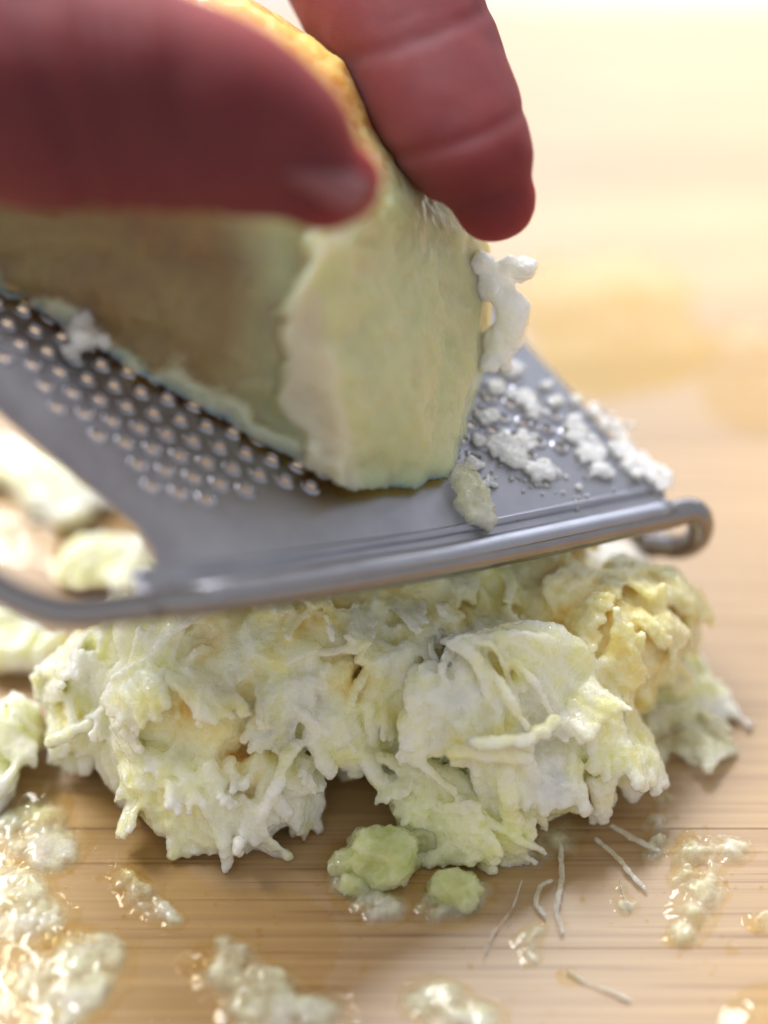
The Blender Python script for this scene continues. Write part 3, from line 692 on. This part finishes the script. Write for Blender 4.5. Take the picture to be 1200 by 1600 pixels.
for cl, n in ((heap, 900),):
    me = cl.data; o0 = WLOC[cl.name]; vs, fs = [], []; nv = len(me.vertices); k = 0
    while k < n:
        q = me.vertices[int(rng.integers(nv))]
        if q.normal.z < 0.1 or q.normal.y > 0.6: continue
        r = float(rng.choice([.010, .016, .024, .032], p=[.4, .35, .18, .07])); p = np.array(q.co) / S + o0; o = len(vs)
        vs.extend([p + w * r for w in hv_]); fs.extend([[i + o for i in t_] for t_ in hf_]); k += 1
    link('juice_beads', mesh(np.array(vs), fs), M['juice'], cl, kind='stuff')

# ------------------------------------------------------------------ pulp caught on the grater
def on_grater(blobs, label, mat='pulp_white', name='caught_pulp'):
    parts = []
    for x, yy, r, n in blobs:
        for _ in range(n * 12):
            p = G(x + rng.normal() * r * 26, yy + rng.normal() * r * 19, .03 + rng.uniform(0, .05))
            v, f = ico(2); k = rng.uniform(.14, .62) * r * .42
            q = np.array([(GU * a + GV * b_ * .9 + GN * c * .42) * k * (1 + .35 * mnoise.noise(Vector((a * 2 + x, b_ * 2 + yy, c * 2)))) for a, b_, c in v]); parts.append((q + p, f))
    me = fuse(parts, .024, 1, [(.2, 2, .06, 'CLOUDS'), (.07, 1, .05, 'CLOUDS')])
    return link(name, me, M[mat], label=label, category='fruit pulp', group='pulp caught on the grater')
on_grater([(800, 712, .42, 6), (845, 735, .4, 6), (780, 690, .35, 5), (820, 690, .3, 4)], 'large white smear of pulp in the middle of the visible grating surface')
on_grater([(905, 680, .33, 5), (925, 705, .38, 6), (940, 735, .3, 5), (895, 655, .25, 3)], 'elongated white smear of pulp near the right edge of the grating surface')
on_grater([(975, 700, .35, 4), (1000, 725, .4, 6), (1025, 742, .35, 5), (965, 670, .3, 4), (1040, 755, .25, 3)], 'thick white crumbs of pulp bulging over the right edge of the grater')
on_grater([(815, 620, .3, 5), (835, 640, .28, 4), (800, 575, .28, 5), (775, 605, .3, 5), (765, 650, .3, 4), (855, 600, .2, 3), (870, 625, .2, 3)], 'scattered white pulp among the teeth at the upper end of the grater')
on_grater([(745, 725, .25, 3), (760, 755, .22, 3), (755, 690, .25, 3)], 'small white smear of pulp beside the lower corner of the fruit wedge')
on_grater([(930, 640, .25, 3), (950, 660, .25, 3), (900, 625, .2, 2)], 'thin white smear of pulp high on the right edge of the grater')
bv, bf = [], []
for _ in range(150):
    x, yy = 830 + rng.normal() * 75, 690 + rng.normal() * 60
    p2 = guv(G(x, yy))
    if not inside(p2, OUT2) : continue
    o = len(bv); r = rng.choice([.02, .03, .045], p=[.5, .35, .15])
    c = gp(p2[0], p2[1], .03)
    bv.extend([c + (GU * q[0] + GV * q[1] + GN * q[2] * .7) * r for q in hv_]); bf.extend([[i + o for i in t_] for t_ in hf_])
for x, yy, r in [(905, 762, .07), (918, 775, .04), (880, 770, .035), (900, 782, .035), (960, 765, .03), (870, 745, .04)]:
    o = len(bv); c = G(x, yy, .03); bv.extend([c + (GU * q[0] + GV * q[1] + GN * q[2] * .7) * r for q in hv_]); bf.extend([[i + o for i in t_] for t_ in hf_])
link('wet_specks', mesh(np.array(bv), bf), M['pulp_white'], label='countless tiny pulp specks and drops on the grating surface', category='fruit pulp', kind='stuff')
me = fuse([strand([G(715, 735, .12), G(735, 765, .2), G(752, 800, .18), G(765, 812, .1)], .2, flat=.6), strand([G(720, 780, .1), G(740, 800, .15), G(765, 808, .1)], .14)], .03, 1, [(.12, 1, .05, 'CLOUDS')])
link('caught_pulp', me, M['mush'], label='grey pointed shred lying across the lower lip of the grater', category='fruit pulp', group='pulp caught on the grater')
me = fuse([lump(G(130 + rng.normal() * 16, 520 + rng.normal() * 12, .25 + rng.uniform(-.1, .12)), rng.uniform(.07, .16), 2, .5) for _ in range(9)], .026, 1, [(.2, 2, .08, 'CLOUDS'), (.08, 1, .04, 'CLOUDS')])
link('caught_pulp', me, M['pulp_white'], label='small white lump of pulp stuck beside the shadowed face of the wedge at the left', category='fruit pulp', group='pulp caught on the grater')

# ------------------------------------------------------------------ fruit wedge
wpts = [G(-120, 392, .1), G(200, 580, .1), G(400, 690, .1), G(545, 772, .1), G(640, 768, .1), G(703, 752, .1), G(735, 660, .1), G(755, 585, .1), G(650, 470, .1), G(100, 330, .1),
        D(-150, 300, 20.6), D(100, 180, 20.2), D(330, 150, 19.9), D(480, 230, 19.8), D(505, 340, 19.75), D(520, 560, 20.2), D(620, 330, 20.9),
        D(300, -60, 21.2), D(345, -10, 21.1), D(430, 25, 21.2), D(530, 95, 21.5), D(600, 180, 21.8), D(690, 310, 22.2), D(765, 380, 22.6), D(775, 450, 23.0), D(765, 540, 23.3),
        D(200, -40, 22.3), D(480, 60, 22.8), D(650, 280, 23.3)]
me = fuse([hull(wpts)], .045, 3, [(.9, 2, .12, 'CLOUDS'), (.3, 2, .07, 'CLOUDS'), (.1, 1, .025, 'CLOUDS')], 0)
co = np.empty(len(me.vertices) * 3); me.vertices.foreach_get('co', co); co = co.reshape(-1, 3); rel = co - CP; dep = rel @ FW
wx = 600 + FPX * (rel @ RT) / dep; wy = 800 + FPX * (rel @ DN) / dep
bx = 440 + 60 * np.array([mnoise.noise(Vector(q * .6)) for q in co]); bv_ = np.clip((bx - wx) / 110, 0, 1) * np.clip((wy - 235) / 60, 0, 1)  # mask of the painted shade, left of the ridge
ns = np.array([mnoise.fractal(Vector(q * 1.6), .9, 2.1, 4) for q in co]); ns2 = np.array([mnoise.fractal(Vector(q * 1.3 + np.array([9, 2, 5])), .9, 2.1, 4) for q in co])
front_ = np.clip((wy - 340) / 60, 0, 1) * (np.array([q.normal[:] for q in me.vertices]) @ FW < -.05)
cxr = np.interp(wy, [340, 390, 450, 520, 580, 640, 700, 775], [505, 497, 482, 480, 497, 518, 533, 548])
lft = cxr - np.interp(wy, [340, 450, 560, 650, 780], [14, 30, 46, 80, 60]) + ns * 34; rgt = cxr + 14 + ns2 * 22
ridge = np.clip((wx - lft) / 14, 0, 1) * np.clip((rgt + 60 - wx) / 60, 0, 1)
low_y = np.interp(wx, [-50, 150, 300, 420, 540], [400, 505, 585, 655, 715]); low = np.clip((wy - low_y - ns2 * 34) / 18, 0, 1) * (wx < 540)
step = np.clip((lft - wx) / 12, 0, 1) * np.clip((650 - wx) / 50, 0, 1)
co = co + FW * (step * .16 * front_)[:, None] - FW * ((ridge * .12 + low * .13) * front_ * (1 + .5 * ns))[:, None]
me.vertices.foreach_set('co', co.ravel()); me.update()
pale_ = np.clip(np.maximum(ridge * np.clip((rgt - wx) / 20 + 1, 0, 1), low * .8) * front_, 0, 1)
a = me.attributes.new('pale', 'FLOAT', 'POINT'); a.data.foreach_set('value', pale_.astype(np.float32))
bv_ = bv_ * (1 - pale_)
a = me.attributes.new('face_shade', 'FLOAT', 'POINT'); a.data.foreach_set('value', bv_.astype(np.float32))
gv = np.clip((300 - wy) / 120, 0, 1) * np.clip((wx - 250) / 100, 0, 1)  # backlight through the top of the wedge, painted on as gold
a = me.attributes.new('gold', 'FLOAT', 'POINT'); a.data.foreach_set('value', gv.astype(np.float32))
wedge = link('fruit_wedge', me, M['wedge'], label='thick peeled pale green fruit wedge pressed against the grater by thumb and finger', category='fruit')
def torn(pts, rr, mat, n=26, name='torn_flap', disp=((.5, 2, .16, 'CLOUDS'), (.15, 1, .03, 'CLOUDS'))):
    P = spline([D(*q) for q in pts], 8); parts = [tube(P, rr * np.interp(np.linspace(0, 1, len(P)), [0, .3, .7, 1], [.5, .9, 1.1, .7]), 10, .6)]
    for _ in range(n):
        p = P[int(rng.integers(len(P)))]; parts.append(lump(p + rng.normal(size=3) * rr * .5, rr * rng.uniform(.45, .95), 1, .4))
    me = fuse(parts, .035, 4, disp)
    return link(name, me, M[mat], wedge)
def gd(x, y, o): return float((G(x, y, o) - CP) @ FW)
torn([(760, 400, 22.4), (778, 450, 22.4), (800, 480, 22.4), (795, 530, 22.5), (775, 560, 22.7)], .22, 'pulp_white', 16, disp=((.3, 2, .12, 'CLOUDS'), (.1, 2, .05, 'CLOUDS')))

# ------------------------------------------------------------------ hand
def limb(chain, sub=10):
    """overlapping rounded sections along a chain of (px, py, distance, radius)"""
    P = spline([np.append(D(x, yy, d), r) for x, yy, d, r in chain], sub)
    return tube(P[:, :3], P[:, 3], 20)
def cap(x, yy, d, r): return lump(D(x, yy, d), r, 3, 0.0)
parts = [limb([(532, 283, 18.55, .40), (505, 268, 18.5, .58), (440, 228, 18.4, .82), (350, 186, 18.3, 1.02), (250, 160, 18.25, 1.12), (190, 148, 18.2, 1.18), (60, 126, 18.3, 1.30), (-100, 70, 18.7, 1.4), (-240, -40, 19.4, 1.4), (-260, -260, 21.3, 1.6), (-150, -480, 24, 1.8), (20, -720, 28, 2.0)]),
         cap(532, 285, 18.55, (.45, .42, .42)), cap(500, 285, 18.5, .5),
         limb([(765, 303, 21.1, .50), (752, 270, 21.1, .66), (722, 215, 21.3, .80), (690, 155, 21.6, .90), (662, 100, 21.9, .98), (632, 40, 22.2, 1.04), (585, -40, 22.8, 1.12), (500, -190, 24.0, 1.1), (390, -350, 25.2, 1.3), (200, -600, 27.5, 1.6), (60, -760, 29, 1.9)]),
         cap(772, 312, 21.2, .50),
         limb([(470, -60, 25.6, .55), (540, -110, 25.4, .72), (580, -190, 25.6, .84), (540, -260, 26.0, .9), (460, -330, 26.5, 1.0), (360, -420, 27.2, 1.25), (190, -610, 28.5, 1.6), (60, -770, 30, 1.9)]),
         limb([(420, -130, 27.2, .5), (480, -170, 27.0, .68), (510, -240, 27.2, .8), (460, -310, 27.6, .88), (390, -370, 28.0, .95), (310, -450, 28.6, 1.15), (170, -610, 29.5, 1.5), (60, -770, 31, 1.8)]),
         limb([(360, -190, 28.6, .45), (410, -230, 28.4, .6), (420, -290, 28.6, .7), (370, -350, 29.0, .78), (270, -450, 29.8, 1.0), (150, -610, 30.6, 1.4), (60, -760, 31.5, 1.7)]),
         limb([(120, -560, 27.5, 2.0), (60, -760, 30, 2.4), (20, -950, 34, 2.5), (0, -1150, 40, 2.9), (-20, -1300, 48, 3.4)])]
hme = fuse(parts, .07, 6, [(.8, 2, .05, 'CLOUDS')], 2)
# creases: shallow grooves across the joints
co = np.empty(len(hme.vertices) * 3); hme.vertices.foreach_get('co', co); co = co.reshape(-1, 3)
nr = np.empty(len(hme.vertices) * 3); hme.vertices.foreach_get('normal', nr) if False else None
nrm = np.array([v_.normal[:] for v_ in hme.vertices])
rel = co - CP; dep = rel @ FW; px = 600 + FPX * (rel @ RT) / dep; py = 800 + FPX * (rel @ DN) / dep
def groove(cx, cy, nx, ny, width, depth, near, bend=0.0, span=260):
    global co
    l = math.hypot(nx, ny); nx, ny = nx / l, ny / l
    a = (px - cx) * nx + (py - cy) * ny; s = -(px - cx) * ny + (py - cy) * nx
    a = a - bend * s * s
    w = np.exp(-(a / width) ** 2) * (np.abs(s) < span) * ((dep > near[0]) & (dep < near[1]))
    co = co - nrm * (w * depth)[:, None]
groove(718, 222, .35, 1, 12, .022, (20, 22.6), -.0012); groove(650, 62, .35, 1, 15, .026, (20, 23.6), -.0006)
for gx, dp in ((165, .05), (200, .06), (235, .06), (268, .05), (300, .03)): groove(gx, 210, 1, -.25, 9, dp, (16, 19.0), .0004)
groove(90, 200, 1, -.4, 14, .05, (16, 19.5), .0003)
hme.vertices.foreach_set('co', co.ravel()); hme.update()
hand = link('hand', hme, M['skin'], label='hand reaching in from the top, thumb and finger pinching the fruit wedge', category='hand')
def nail(centre, along, out, ln, wd, name, thick=.03):
    along = along / np.linalg.norm(along); out = out - along * (out @ along); out /= np.linalg.norm(out); side = np.cross(along, out)
    vs, fs = [], []; nx_, ny_ = 10, 10
    for i in range(nx_ + 1):
        for j in range(ny_ + 1):
            a, b_ = i / nx_ * 2 - 1, j / ny_ * 2 - 1
            s = math.sqrt(max(0, 1 - abs(a) ** 4)) if a < 0 else math.sqrt(max(0, 1 - abs(a) ** 3))
            vs.append(centre + along * a * ln / 2 + side * b_ * wd / 2 * (0.55 + .45 * s) + out * (-(b_ ** 2) * wd * .22 - a * a * .05))
    for i in range(nx_):
        for j in range(ny_):
            p = i * (ny_ + 1) + j; fs.append([p, p + 1, p + ny_ + 2, p + ny_ + 1])
    o = link(name, mesh(np.array(vs), fs), M['nail'], hand); so = o.modifiers.new('t', 'SOLIDIFY'); so.thickness = thick * S; so.offset = 0
nail(D(500, 232, 18.1), D(560, 275, 18.3) - D(440, 205, 18.1), -DN * .9 - FW * .6, 1.25, 1.0, 'thumbnail')
nail(D(800, 285, 21.55), D(815, 340, 21.6) - D(790, 250, 21.5), RT * .8 + FW * .6, .95, .8, 'fingernail')
print('objects', len(bpy.data.objects), 'tris', sum(len(m_.polygons) for m_ in bpy.data.meshes) * 2)
